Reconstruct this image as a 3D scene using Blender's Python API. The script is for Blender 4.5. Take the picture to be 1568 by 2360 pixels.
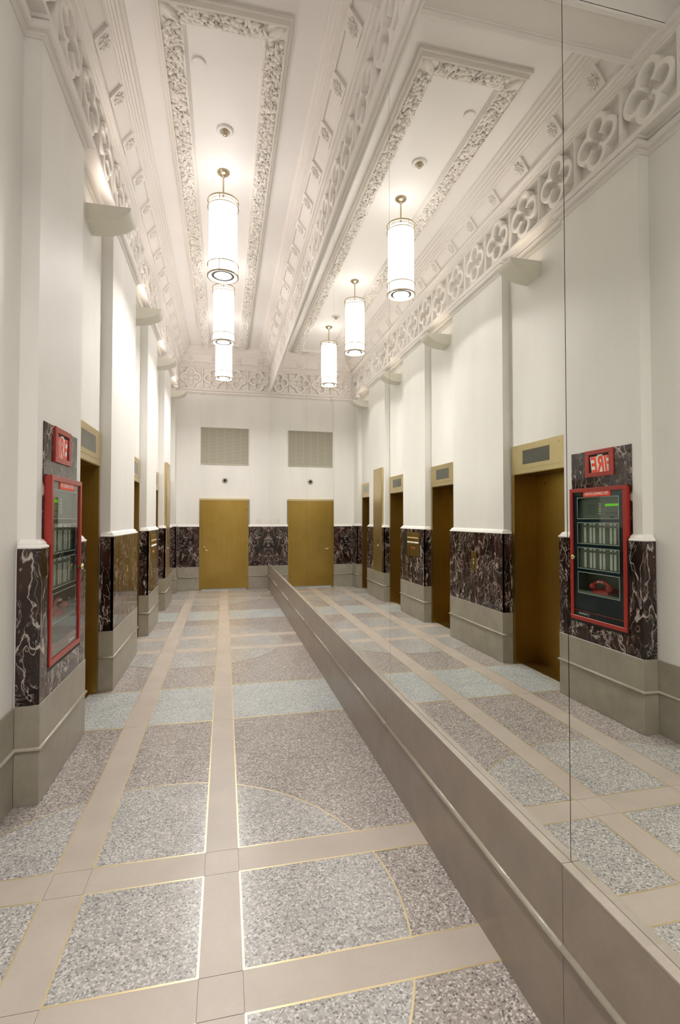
import bpy, math, random
from mathutils import Vector, Matrix
random.seed(7)
for o in list(bpy.data.objects): bpy.data.objects.remove(o, do_unlink=True)
S = bpy.context.scene
COL = S.collection
PI = math.pi

# ------------------------------------------------------------------ camera
cam_d = bpy.data.cameras.new('camera'); cam = bpy.data.objects.new('camera', cam_d); COL.objects.link(cam)
cam_d.sensor_fit = 'HORIZONTAL'; cam_d.sensor_width = 36.0
cam_d.lens = 36.0*1174.144/1568
cam_d.shift_x = -0.00136; cam_d.shift_y = -0.00807
cam_d.clip_start = 0.05; cam_d.clip_end = 100
cam.location = (0, 0, 1.65)
cam.rotation_euler = (PI/2+0.024038, 0, -0.224249)
S.camera = cam

# ------------------------------------------------------------------ world, exposure
W = bpy.data.worlds.new('world'); S.world = W; W.use_nodes = True
W.node_tree.nodes['Background'].inputs[0].default_value = (1.0, 0.93, 0.86, 1)
W.node_tree.nodes['Background'].inputs[1].default_value = 0.25
S.view_settings.view_transform = 'Standard'
S.view_settings.look = 'None'
S.view_settings.gamma = 1.0
S.view_settings.use_curve_mapping = False
S.view_settings.exposure = 0.25
S.cycles.use_denoising = True
S.cycles.use_light_tree = False
S.cycles.max_bounces = 7
S.cycles.diffuse_bounces = 4
S.cycles.glossy_bounces = 4
S.cycles.adaptive_threshold = 0.025
S.cycles.transparent_max_bounces = 12
S.cycles.sample_clamp_indirect = 6.0
S.cycles.caustics_reflective = True

LAMP = 4.4          # radiance of the lantern glass
SCONCE_W = 5.0      # watts of each wall uplight
DOWN_W = 35.0       # watts leaving the open foot of each lantern
LOBBY_FILL = 1.0         # the unseen lobby lamps added for light, relative to the corridor lamps
UP_W = 0.6          # watts leaving its open top
LAMP_RGB = (1.0, 0.962, 0.93)

# ------------------------------------------------------------------ materials
def mat(name, rgb=(0.8, 0.8, 0.8), rough=0.5, metal=0.0, spec=0.5):
    m = bpy.data.materials.new(name); m.use_nodes = True
    b = m.node_tree.nodes['Principled BSDF']
    b.inputs['Base Color'].default_value = (*rgb, 1); b.inputs['Roughness'].default_value = rough
    b.inputs['Metallic'].default_value = metal; b.inputs['Specular IOR Level'].default_value = spec
    return m, m.node_tree, b
def nd(t, typ, **kw):
    n = t.nodes.new(typ)
    for k, v in kw.items(): setattr(n, k, v)
    return n
def coords(t, scale=(1, 1, 1)):
    g = nd(t, 'ShaderNodeNewGeometry'); mp = nd(t, 'ShaderNodeMapping')
    mp.inputs['Scale'].default_value = scale
    t.links.new(g.outputs['Position'], mp.inputs['Vector']); return mp.outputs[0]
def ramp(t, fac, stops):
    r = nd(t, 'ShaderNodeValToRGB'); e = r.color_ramp.elements
    while len(e) < len(stops): e.new(0.5)
    for i, (p, c) in enumerate(stops): e[i].position = p; e[i].color = (*c, 1)
    t.links.new(fac, r.inputs[0]); return r.outputs[0]
def noise(t, vec, scale, detail=4, rough=0.5, dist=0.0):
    n = nd(t, 'ShaderNodeTexNoise'); n.inputs['Scale'].default_value = scale; n.inputs['Detail'].default_value = detail
    n.inputs['Roughness'].default_value = rough; n.inputs['Distortion'].default_value = dist
    t.links.new(vec, n.inputs['Vector']); return n.outputs['Fac']
def math_(t, op, a, b=None, c=None):
    n = nd(t, 'ShaderNodeMath', operation=op)
    for i, v in enumerate((a, b, c)):
        if v is None: continue
        if isinstance(v, (int, float)): n.inputs[i].default_value = v
        else: t.links.new(v, n.inputs[i])
    return n.outputs[0]
def mixc(t, fac, a, b):
    n = nd(t, 'ShaderNodeMix', data_type='RGBA')
    t.links.new(fac, n.inputs[0]) if not isinstance(fac, (int, float)) else setattr(n.inputs[0], 'default_value', fac)
    for v, i in ((a, 6), (b, 7)):
        if isinstance(v, tuple): n.inputs[i].default_value = (*v, 1)
        else: t.links.new(v, n.inputs[i])
    return n.outputs[2]
def bump(t, b, height, strength, dist=0.01):
    n = nd(t, 'ShaderNodeBump'); n.inputs['Strength'].default_value = strength; n.inputs['Distance'].default_value = dist
    t.links.new(height, n.inputs['Height']); t.links.new(n.outputs[0], b.inputs['Normal'])

def make_plaster(name, rgb, rough, amt=0.03):
    m, t, b = mat(name, rgb, rough, 0.0, 0.35)
    v = coords(t, (1, 1, 0.25))
    f = noise(t, v, 3.0, 3)
    d = tuple(c*(1-amt*2) for c in rgb)
    t.links.new(ramp(t, f, [(0.3, d), (0.7, rgb)]), b.inputs['Base Color'])
    bump(t, b, noise(t, coords(t, (1, 1, .3)), 9, 2), 0.04, 0.02)
    return m
M = {}
M['paint'] = make_plaster('wall_paint', (0.86, 0.84, 0.795), 0.52)
M['plaster'] = make_plaster('ceiling_plaster', (0.83, 0.785, 0.745), 0.55, 0.015)
M['ceiling'] = make_plaster('ceiling_paint', (0.87, 0.84, 0.815), 0.5, 0.01)
M['carving'] = make_plaster('carved_plaster', (0.87, 0.825, 0.775), 0.5, 0.02)

def make_marble():
    m, t, b = mat('dark_marble', (0.02, 0.012, 0.01), 0.08)
    v = coords(t)
    w = nd(t, 'ShaderNodeTexNoise'); w.inputs['Scale'].default_value = 2.2; w.inputs['Detail'].default_value = 5
    t.links.new(v, w.inputs['Vector'])
    sc = nd(t, 'ShaderNodeVectorMath', operation='SCALE'); sc.inputs['Scale'].default_value = 0.30
    t.links.new(w.outputs['Color'], sc.inputs[0])
    ad = nd(t, 'ShaderNodeVectorMath', operation='ADD'); t.links.new(v, ad.inputs[0]); t.links.new(sc.outputs[0], ad.inputs[1])
    mp = nd(t, 'ShaderNodeMapping'); mp.inputs['Scale'].default_value = (1, 1, 0.6); mp.inputs['Rotation'].default_value = (0.5, 0.3, 0.2)
    t.links.new(ad.outputs[0], mp.inputs[0])
    def ridge(scale, width, seed, detail, stretch, rot, dist=0.6):
        m2 = nd(t, 'ShaderNodeMapping'); m2.inputs['Scale'].default_value = stretch; m2.inputs['Rotation'].default_value = rot; m2.inputs['Location'].default_value = (seed, seed*1.7, seed*.6)
        t.links.new(ad.outputs[0], m2.inputs[0])
        f = noise(t, m2.outputs[0], scale, detail, 0.55, dist)
        d = math_(t, 'ABSOLUTE', math_(t, 'SUBTRACT', f, 0.5))
        r = nd(t, 'ShaderNodeMapRange'); r.inputs['From Min'].default_value = 0.0; r.inputs['From Max'].default_value = width
        r.inputs['To Min'].default_value = 1; r.inputs['To Max'].default_value = 0
        t.links.new(d, r.inputs[0]); return r.outputs[0]
    def maskr(scale, lo, hi, seed):
        m2 = nd(t, 'ShaderNodeMapping'); m2.inputs['Location'].default_value = (seed, seed, seed); t.links.new(v, m2.inputs[0])
        r = nd(t, 'ShaderNodeMapRange'); r.inputs['From Min'].default_value = lo; r.inputs['From Max'].default_value = hi
        t.links.new(noise(t, m2.outputs[0], scale, 3), r.inputs[0]); return r.outputs[0]
    v1 = math_(t, 'MULTIPLY', ridge(3.2, 0.011, 0.0, 3, (1, 1, .45), (.45, .2, .3), .4), maskr(3.0, .36, .50, 4.0))
    v2 = math_(t, 'MULTIPLY', ridge(7.0, 0.013, 5.3, 3, (1, 1, .5), (-.6, .5, .1), .8), maskr(2.4, .42, .56, 9.0))
    v3 = math_(t, 'MULTIPLY', ridge(16.0, 0.024, 9.1, 3, (1, 1, .7), (.3, -.4, .8), 1.0), math_(t, 'MULTIPLY', maskr(4.0, .50, .64, 2.0), .75))
    v4 = math_(t, 'MULTIPLY', ridge(5.0, 0.0055, 2.7, 2, (1, 1, .35), (.9, .1, .4), .3), .9)
    tot = math_(t, 'MINIMUM', math_(t, 'ADD', math_(t, 'ADD', v1, v2), math_(t, 'ADD', v3, v4)), 1.0)
    base = ramp(t, noise(t, v, 4, 4), [(0.35, (0.010, 0.006, 0.005)), (0.7, (0.055, 0.024, 0.018))])
    t.links.new(mixc(t, math_(t, 'MULTIPLY', tot, 0.85), base, (0.56, 0.49, 0.44)), b.inputs['Base Color'])
    return m
M['marble'] = make_marble()

def make_stone(name, a, c, rough=0.28, scale=5):
    m, t, b = mat(name, a, rough)
    v = coords(t)
    f = noise(t, v, scale, 6, 0.6); f2 = noise(t, v, 60, 3)
    mix = math_(t, 'ADD', math_(t, 'MULTIPLY', f, 0.8), math_(t, 'MULTIPLY', f2, 0.2))
    t.links.new(ramp(t, mix, [(0.35, a), (0.65, c)]), b.inputs['Base Color'])
    return m
M['base'] = make_stone('base_limestone', (0.285, 0.258, 0.205), (0.36, 0.328, 0.262), 0.3)
M['ledge'] = make_stone('lit_ledge', (0.36, 0.315, 0.265), (0.44, 0.39, 0.335), 0.25)  # same base stone, lightened to paint in the light on its top
M['bead'] = make_stone('polished_highlit_bead', (0.34, 0.305, 0.245), (0.42, 0.38, 0.31), 0.18)  # glossy stone, its highlight also painted in as a lighter colour
M['base_r'] = make_stone('base_limestone_brown', (0.245, 0.20, 0.162), (0.30, 0.245, 0.20), 0.3)
M['strip'] = make_stone('floor_stone', (0.45, 0.39, 0.335), (0.525, 0.46, 0.40), 0.36, 3)

def make_terrazzo(name, cols):
    dark, d2, mid, l2, light = cols
    m, t, b = mat(name, mid, 0.23)
    v = coords(t)
    vo = nd(t, 'ShaderNodeTexVoronoi', feature='F1'); vo.inputs['Scale'].default_value = 135; t.links.new(v, vo.inputs['Vector'])
    sp = nd(t, 'ShaderNodeSeparateColor'); t.links.new(vo.outputs['Color'], sp.inputs[0])
    chips = ramp(t, sp.outputs[0], [(0.0, dark), (0.16, d2), (0.36, mid), (0.72, l2), (0.90, light)])
    big = nd(t, 'ShaderNodeTexVoronoi', feature='F1'); big.inputs['Scale'].default_value = 78; t.links.new(v, big.inputs['Vector'])
    sb = nd(t, 'ShaderNodeSeparateColor'); t.links.new(big.outputs['Color'], sb.inputs[0])
    isbig = math_(t, 'MULTIPLY', math_(t, 'GREATER_THAN', sb.outputs[1], 0.62), math_(t, 'LESS_THAN', big.outputs['Distance'], 0.42))
    bigc = ramp(t, sb.outputs[0], [(0.0, dark), (0.5, mid), (1.0, light)])
    col = mixc(t, isbig, chips, bigc)
    cl = noise(t, v, 3, 2)
    mu = nd(t, 'ShaderNodeMix', data_type='RGBA', blend_type='MULTIPLY'); mu.inputs[0].default_value = 1
    t.links.new(col, mu.inputs[6]); t.links.new(ramp(t, cl, [(0.3, (0.92, 0.92, 0.92)), (0.7, (1.04, 1.03, 1.02))]), mu.inputs[7])
    t.links.new(mu.outputs[2], b.inputs['Base Color'])
    return m
M['t_grey'] = make_terrazzo('terrazzo_grey', ((0.17, 0.17, 0.172), (0.345, 0.333, 0.318), (0.41, 0.395, 0.378), (0.455, 0.44, 0.42), (0.66, 0.64, 0.61)))
M['t_brown'] = make_terrazzo('terrazzo_brown', ((0.14, 0.12, 0.112), (0.295, 0.26, 0.24), (0.35, 0.31, 0.288), (0.385, 0.345, 0.32), (0.64, 0.60, 0.565)))
M['t_blue'] = make_terrazzo('terrazzo_blue', ((0.22, 0.24, 0.25), (0.385, 0.41, 0.41), (0.455, 0.48, 0.475), (0.505, 0.53, 0.52), (0.66, 0.675, 0.66)))
M['gap'] = mat('joint_dark', (0.10, 0.085, 0.07), 0.8)[0]  # dark slab seen through the floor joints
M['brass_line'] = mat('brass_divider', (0.72, 0.60, 0.36), 0.3, 0.55)[0]

def make_brass(name, a, c, rough=0.3):
    m, t, b = mat(name, a, rough, 1.0)
    v = coords(t, (14, 14, 0.6)); v2 = coords(t)
    f = math_(t, 'ADD', math_(t, 'MULTIPLY', noise(t, v, 2.5, 3), 0.25), math_(t, 'MULTIPLY', noise(t, v2, 1.6, 3), 0.75))
    t.links.new(ramp(t, f, [(0.35, a), (0.65, c)]), b.inputs['Base Color'])
    bump(t, b, noise(t, coords(t, (60, 60, 1.0)), 3, 2), 0.06, 0.004)
    return m
M['brass'] = make_brass('bronze_satin', (0.38, 0.25, 0.06), (0.47, 0.32, 0.09), 0.36)
M['brass_light'] = make_brass('bronze_light', (0.62, 0.50, 0.275), (0.70, 0.585, 0.34), 0.3)
M['brass_polish'] = mat('polished_brass', (0.83, 0.68, 0.36), 0.16, 1.0)[0]
M['nickel'] = mat('champagne_metal', (0.50, 0.42, 0.285), 0.28, 1.0)[0]
M['mirror'] = mat('mirror_glass', (0.91, 0.92, 0.885), 0.0, 1.0)[0]
M['edge'] = mat('mirror_edge', (0.10, 0.12, 0.105), 0.3)[0]
M['red'] = mat('red_enamel', (0.36, 0.030, 0.022), 0.28)[0]
M['red_bright'] = mat('red_plastic', (0.84, 0.060, 0.018), 0.4)[0]
M['phone'] = mat('phone_red', (0.42, 0.035, 0.028), 0.22)[0]
M['navy'] = mat('navy_panel', (0.006, 0.022, 0.036), 0.25)[0]
M['line'] = mat('pale_line', (0.62, 0.68, 0.65), 0.4)[0]
M['panel_grey'] = mat('panel_grey_green', (0.19, 0.215, 0.175), 0.45)[0]
M['panel_teal'] = mat('panel_teal', (0.12, 0.165, 0.15), 0.45)[0]
M['key'] = mat('key_label', (0.88, 0.87, 0.78), 0.5)[0]
M['black'] = mat('black', (0.008, 0.008, 0.008), 0.5)[0]
M['white'] = mat('white_card', (0.88, 0.86, 0.80), 0.5)[0]
M['grey'] = mat('grey_metal', (0.46, 0.45, 0.39), 0.42, 0.2)[0]
M['vent'] = mat('vent_metal', (0.56, 0.53, 0.43), 0.5, 0.0)[0]
M['display'] = mat('display_smoke', (0.075, 0.075, 0.055), 0.12)[0]
M['display_pale'] = mat('display_pale', (0.30, 0.30, 0.25), 0.2)[0]
M['white_metal'] = mat('white_metal', (0.78, 0.755, 0.71), 0.35)[0]
M['ring_grey'] = mat('lantern_ring_grey', (0.28, 0.26, 0.25), 0.5)[0]
M['sconce'] = make_plaster('sconce_plaster', (0.78, 0.755, 0.65), 0.42, 0.01)
def emit(name, rgb, s):
    m = bpy.data.materials.new(name); m.use_nodes = True; t = m.node_tree; t.nodes.clear()
    e = nd(t, 'ShaderNodeEmission'); e.inputs[0].default_value = (*rgb, 1); e.inputs[1].default_value = s
    o = nd(t, 'ShaderNodeOutputMaterial'); t.links.new(e.outputs[0], o.inputs[0]); return m
M['lamp'] = emit('lantern_glass', LAMP_RGB, LAMP)
M['lcd'] = emit('lcd_green', (0.16, 0.62, 0.02), 0.75)
def glass():
    m = bpy.data.materials.new('cabinet_glass'); m.use_nodes = True; t = m.node_tree; t.nodes.clear()
    tr = nd(t, 'ShaderNodeBsdfTransparent'); tr.inputs[0].default_value = (0.90, 0.93, 0.91, 1)
    gl = nd(t, 'ShaderNodeBsdfGlossy'); gl.inputs['Roughness'].default_value = 0.0
    lw = nd(t, 'ShaderNodeLayerWeight'); lw.inputs[0].default_value = 0.5
    fac = math_(t, 'ADD', math_(t, 'MULTIPLY', math_(t, 'POWER', lw.outputs['Facing'], 4.0), 0.75), 0.025)
    mx = nd(t, 'ShaderNodeMixShader'); o = nd(t, 'ShaderNodeOutputMaterial')
    t.links.new(fac, mx.inputs[0]); t.links.new(tr.outputs[0], mx.inputs[1]); t.links.new(gl.outputs[0], mx.inputs[2]); t.links.new(mx.outputs[0], o.inputs[0])
    return m
M['glass'] = glass()

# ------------------------------------------------------------------ mesh helpers
ORG = {}
class MB:
    def __init__(s): s.v = []; s.f = []
    def add(s, vs, fs):
        n = len(s.v); s.v += [tuple(v) for v in vs]; s.f += [tuple(i+n for i in f) for f in fs]; return s
    def box(s, x0, x1, y0, y1, z0, z1):
        if x0 > x1: x0, x1 = x1, x0
        if y0 > y1: y0, y1 = y1, y0
        return s.add([(x0,y0,z0),(x1,y0,z0),(x1,y1,z0),(x0,y1,z0),(x0,y0,z1),(x1,y0,z1),(x1,y1,z1),(x0,y1,z1)],
                     [(0,3,2,1),(4,5,6,7),(0,1,5,4),(1,2,6,5),(2,3,7,6),(3,0,4,7)])
    def prism(s, pts, z0, z1):            # counter-clockwise footprint
        n = len(pts)
        s.add([(x,y,z0) for x,y in pts]+[(x,y,z1) for x,y in pts],
              [tuple(range(n))[::-1], tuple(range(n,2*n))]+[(i,(i+1)%n,(i+1)%n+n,i+n) for i in range(n)]); return s
    def prism_x(s, pts, x0, x1):          # footprint in (y,z)
        n = len(pts)
        return s.add([(x0,y,z) for y,z in pts]+[(x1,y,z) for y,z in pts],
              [tuple(range(n))[::-1], tuple(range(n,2*n))]+[(i,(i+1)%n,(i+1)%n+n,i+n) for i in range(n)])
    def bbox(s, x0, x1, y0, y1, z0, z1, b):   # box with chamfered edges towards +x face outline
        xa, xb = x0, x1
        return s.add([(xa,y0,z0),(xa,y1,z0),(xa,y1,z1),(xa,y0,z1),(xb-b,y0,z0),(xb-b,y1,z0),(xb-b,y1,z1),(xb-b,y0,z1),
                      (xb,y0+b,z0+b),(xb,y1-b,z0+b),(xb,y1-b,z1-b),(xb,y0+b,z1-b)],
                     [(3,2,1,0),(0,1,5,4),(1,2,6,5),(2,3,7,6),(3,0,4,7),(4,5,9,8),(5,6,10,9),(6,7,11,10),(7,4,8,11),(8,9,10,11)])
    def lathe(s, c, prof, n=24, axis='z'):    # prof [(r, h)]
        vs = []; k = len(prof)
        for i in range(n):
            a = 2*PI*i/n
            for r, h in prof:
                if axis == 'z': vs.append((c[0]+r*math.cos(a), c[1]+r*math.sin(a), c[2]+h))
                elif axis == 'x': vs.append((c[0]+h, c[1]+r*math.cos(a), c[2]+r*math.sin(a)))
                else: vs.append((c[0]+r*math.cos(a), c[1]+h, c[2]+r*math.sin(a)))
        fs = []
        for i in range(n):
            j = (i+1) % n
            for q in range(k-1): fs.append((i*k+q, j*k+q, j*k+q+1, i*k+q+1))
        return s.add(vs, fs)
    def ell(s, c, r, R=None, nu=7, nv=5):
        vs = [(0,0,1)]; fs = []
        for j in range(1, nv):
            th = PI*j/nv
            for i in range(nu): vs.append((math.sin(th)*math.cos(2*PI*i/nu), math.sin(th)*math.sin(2*PI*i/nu), math.cos(th)))
        vs.append((0,0,-1)); L = len(vs)-1
        for i in range(nu):
            j = (i+1) % nu
            fs.append((0,1+i,1+j)); fs.append((L,1+(nv-2)*nu+j,1+(nv-2)*nu+i))
            for q in range(nv-2): fs.append((1+q*nu+i,1+(q+1)*nu+i,1+(q+1)*nu+j,1+q*nu+j))
        out = []
        for v in vs:
            w = Vector((v[0]*r[0], v[1]*r[1], v[2]*r[2]))
            if R is not None: w = R @ w
            out.append((c[0]+w.x, c[1]+w.y, c[2]+w.z))
        return s.add(out, fs)
    def tube(s, pts, r, n=8):
        k = len(pts); vs = []; P = [Vector(p) for p in pts]; rr = r if isinstance(r, (list, tuple)) else [r]*k
        up = None
        for i in range(k):
            t = (P[min(i+1,k-1)]-P[max(i-1,0)]).normalized()
            if up is None: up = Vector((0,0,1)) if abs(t.z) < .9 else Vector((1,0,0))
            a = t.cross(up).normalized(); b = a.cross(t).normalized(); up = b
            for j in range(n):
                q = P[i]+(a*math.cos(2*PI*j/n)+b*math.sin(2*PI*j/n))*rr[i]; vs.append(tuple(q))
        fs = [(i*n+j, i*n+(j+1)%n, (i+1)*n+(j+1)%n, (i+1)*n+j) for i in range(k-1) for j in range(n)]
        fs += [tuple(range(n))[::-1], tuple(range((k-1)*n, k*n))]
        return s.add(vs, fs)
    def sweep(s, path, prof):             # room lies on the right-hand side of the path; prof [(offset, z)]
        k = len(path); m = len(prof); vs = []
        for i in range(k):
            def nrm(a, b):
                dx, dy = b[0]-a[0], b[1]-a[1]; l = math.hypot(dx, dy); return (dy/l, -dx/l)
            if i == 0: n = nrm(path[0], path[1]); mul = 1
            elif i == k-1: n = nrm(path[-2], path[-1]); mul = 1
            else:
                a = nrm(path[i-1], path[i]); b = nrm(path[i], path[i+1])
                sx, sy = a[0]+b[0], a[1]+b[1]; l = math.hypot(sx, sy); n = (sx/l, sy/l); mul = 1/max(.2, n[0]*a[0]+n[1]*a[1])
            for d, z in prof: vs.append((path[i][0]+n[0]*d*mul, path[i][1]+n[1]*d*mul, z))
        fs = [(i*m+j, (i+1)*m+j, (i+1)*m+j+1, i*m+j+1) for i in range(k-1) for j in range(m-1)]
        fs += [tuple(range(m)), tuple(range((k-1)*m, k*m))[::-1]]
        return s.add(vs, fs)
    def ring(s, x0, x1, y0, y1, prof, closed=False):    # rectangular loop, prof [(inset, z)]
        vs = []; m = len(prof)
        for cx_, cy_, sx, sy in ((x0,y0,1,1),(x1,y0,-1,1),(x1,y1,-1,-1),(x0,y1,1,-1)):
            for d, z in prof: vs.append((cx_+sx*d, cy_+sy*d, z))
        fs = []
        for i in range(4):
            for j in range(m if closed else m-1):
                j2 = (j+1) % m; fs.append((i*m+j, i*m+j2, ((i+1)%4)*m+j2, ((i+1)%4)*m+j))
        return s.add(vs, fs)
    def mesh(s, name, material, org=(0,0,0), smooth=False):
        me = bpy.data.meshes.new(name)
        me.from_pydata([(v[0]-org[0], v[1]-org[1], v[2]-org[2]) for v in s.v], [], s.f)
        me.materials.append(material); me.validate()
        if smooth: me.polygons.foreach_set('use_smooth', [True]*len(me.polygons))
        me.update(); return me
    def build(s, name, material, parent=None, smooth=False, org=None):
        o0 = ORG.get(parent.name, (0,0,0)) if parent else (org or (0,0,0))
        ob = bpy.data.objects.new(name, s.mesh(name, M[material] if isinstance(material, str) else material, o0, smooth)); COL.objects.link(ob)
        if parent: ob.parent = parent
        elif org: ob.location = org
        ORG[ob.name] = o0
        return ob
def B(*a): return MB().box(*a)
def fixn(ob):
    import bmesh
    bm = bmesh.new(); bm.from_mesh(ob.data); bmesh.ops.recalc_face_normals(bm, faces=bm.faces); bm.to_mesh(ob.data); bm.free(); return ob
def tag(o, label=None, cat=None, group=None, kind=None):
    for k, v in (('label', label), ('category', cat), ('group', group), ('kind', kind)):
        if v: o[k] = v
    return o
def empty(name, loc, label=None, cat=None, group=None, kind=None):
    o = bpy.data.objects.new(name, None); o.location = loc; o.empty_display_size = .1; COL.objects.link(o); ORG[o.name] = tuple(loc)
    return tag(o, label, cat, group, kind)
def inst(name, me, loc, rz=0, parent=None):
    o = bpy.data.objects.new(name, me); COL.objects.link(o)
    if parent: o.parent = parent; q = ORG.get(parent.name, (0,0,0)); loc = (loc[0]-q[0], loc[1]-q[1], loc[2]-q[2])
    o.location = loc; o.rotation_euler = (0,0,rz); return o
def copy_tree(o, loc, parent=None):
    c = o.copy(); COL.objects.link(c); c.parent = parent
    if loc is not None: c.location = loc
    for ch in list(o.children): copy_tree(ch, None, c)
    return c
def text_mesh(txt, size, xs=1.0, bold=0.0):
    cu = bpy.data.curves.new('lettering', 'FONT'); cu.body = txt; cu.size = size; cu.align_x = 'CENTER'; cu.align_y = 'CENTER'
    cu.resolution_u = 3; cu.offset = bold
    ob = bpy.data.objects.new('lettering_tmp', cu); COL.objects.link(ob); bpy.context.view_layer.update()
    me = bpy.data.meshes.new_from_object(ob.evaluated_get(bpy.context.evaluated_depsgraph_get()))
    vs = [(v.co.x*xs, v.co.y) for v in me.vertices]; fs = [tuple(p.vertices) for p in me.polygons]
    bpy.data.objects.remove(ob, do_unlink=True); bpy.data.curves.remove(cu); bpy.data.meshes.remove(me)
    return vs, fs

# ------------------------------------------------------------------ layout
XP = -1.045      # dado face of the piers
XU = -1.085      # upper (painted) face of the piers
XW = -1.185      # recessed wall between the piers
YB = 12.21       # back wall
XRF = 1.035      # frieze face above the mirror
PIERS = [(3.295, 4.285), (5.300, 6.675), (7.635, 8.715), (9.705, 10.875), (11.770, YB)]
BAYS = [(4.285, 5.300), (6.675, 7.635), (8.715, 9.705), (10.875, 11.770)]
ZBASE, ZBEAD, ZDADO = 0.572, 0.320, 1.475
ZCR, ZFR0, ZFR1, ZC = 4.535, 4.655, 5.215, 5.61
YF = -3.2        # front wall of the lobby behind the camera
YBM0, YBM1 = 2.985, 3.32   # ceiling beam
def xm(y): return 1.05376-0.003249*y     # mirror face
def xb(y): return 1.0205-0.0015*y        # stone base face below it
SEAMS = [-3.1, -2.03, -0.315, 1.402, 3.146, 4.860, 6.535, 8.24, 9.95, 11.66, YB]

# ------------------------------------------------------------------ floor
floor = tag(B(-1.7, 1.3, YF, YB+.1, -0.06, -0.008).build('floor', 'gap'), 'polished terrazzo corridor floor with beige stone strips and brass lines', None, None, 'structure')
SX = [(-0.761, -0.600), (-0.0826, 0.0734)]
CY = [(1.769, 1.9336), (2.4734, 2.642), (6.620, 6.775), (7.310, 7.465), (10.715, 10.855), (11.42, 11.55)]
CX = [(-1.55, -0.761), (-0.600, -0.0826), (0.0734, 1.035)]
ROWS = [(-0.30, 1.769, 'b'), (1.9336, 2.4734, 'b'), (2.642, 4.336, 'b'), (4.336, 5.229, 'u'), (5.229, 6.620, 'b'), (6.775, 7.310, 'b'),
        (7.465, 8.63, 'b'), (8.63, 9.44, 'u'), (9.44, 10.715, 'b'), (10.855, 11.42, 'b'), (11.55, 12.30, 'b'), (YF, -1.2, 'b'), (-1.2, -0.30, 'u')]
ELL = [(-0.344, 2.204, 1.10, 1.155), (-0.344, 7.04, 1.10, 1.13), (-0.344, 11.13, 1.10, 1.13)]
def clip(poly, x0, x1, y0, y1):
    for ax, lim, sg in ((0, x0, 1), (0, x1, -1), (1, y0, 1), (1, y1, -1)):
        out = []
        for i in range(len(poly)):
            a, b = poly[i-1], poly[i]
            ia, ib = sg*(a[ax]-lim) >= 0, sg*(b[ax]-lim) >= 0
            if ia != ib:
                t = (lim-a[ax])/(b[ax]-a[ax]); out.append((a[0]+(b[0]-a[0])*t, a[1]+(b[1]-a[1])*t))
            if ib: out.append(b)
        poly = out
        if not poly: return []
    return poly
LW = 0.0085
for (y0, y1, k) in ROWS:
    for (x0, x1) in CX:
        B(x0, x1, y0, y1, -0.03, -0.0012).build('terrazzo_panel', 't_blue' if k == 'u' else 't_brown', floor)
        br = MB()
        for (a, b, c, d) in ((x0, x1, y0, y0+LW), (x0, x1, y1-LW, y1), (x0, x0+LW, y0+LW, y1-LW), (x1-LW, x1, y0+LW, y1-LW)):
            if x0 < -1.4 and b < -1.4: continue
            if a > 1.02: continue
            br.box(a, b, c, d, -0.02, 0.0004)
        br.build('brass_divider', 'brass_line', floor)
        if k == 'u': continue
        for (ex, ey, rx, ry) in ELL:
            N = 120
            pts = [(ex+rx*math.cos(2*PI*i/N), ey+ry*math.sin(2*PI*i/N)) for i in range(N)]
            q = clip(pts, x0, x1, y0, y1)
            if len(q) < 3: continue
            MB().prism(q, -0.02, 0.0).build('terrazzo_inlay', 't_grey', floor)
            run = []; arcs = []
            for i in range(2*N+1):
                p = pts[i % N]
                if x0 < p[0] < x1 and y0 < p[1] < y1: run.append(i)
                elif run: arcs.append(run); run = []
            done = set()
            for r in arcs:
                key = r[0] % N
                if key in done or len(r) < 2: continue
                done.add(key)
                if r[0] == 0: continue
                r = [r[0]-.6]+r+[r[-1]+.6]
                am = MB(); vs = []
                for i in r:
                    a = 2*PI*i/N
                    for e in (-LW/2, LW/2): vs.append((ex+(rx+e)*math.cos(a), ey+(ry+e)*math.sin(a), 0.0005))
                am.add(vs, [(2*j, 2*j+1, 2*j+3, 2*j+2) for j in range(len(r)-1)])
                am.build('brass_arc', 'brass_line', floor)
G = 0.0012
ys = sorted(set([YF]+[c for cc in CY for c in cc]+[4.336, 5.229, 8.63, 9.44, -0.3, -1.2, YB+.09]))
for (x0, x1) in SX:
    for a, b in zip(ys[:-1], ys[1:]):
        B(x0, x1, a+G, b-G, -0.02, 0.0).build('stone_strip', 'strip', floor)
for (y0, y1) in CY:
    for (x0, x1) in CX:
        B(x0+G, x1-G, y0, y1, -0.02, 0.0).build('stone_strip', 'strip', floor)

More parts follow.
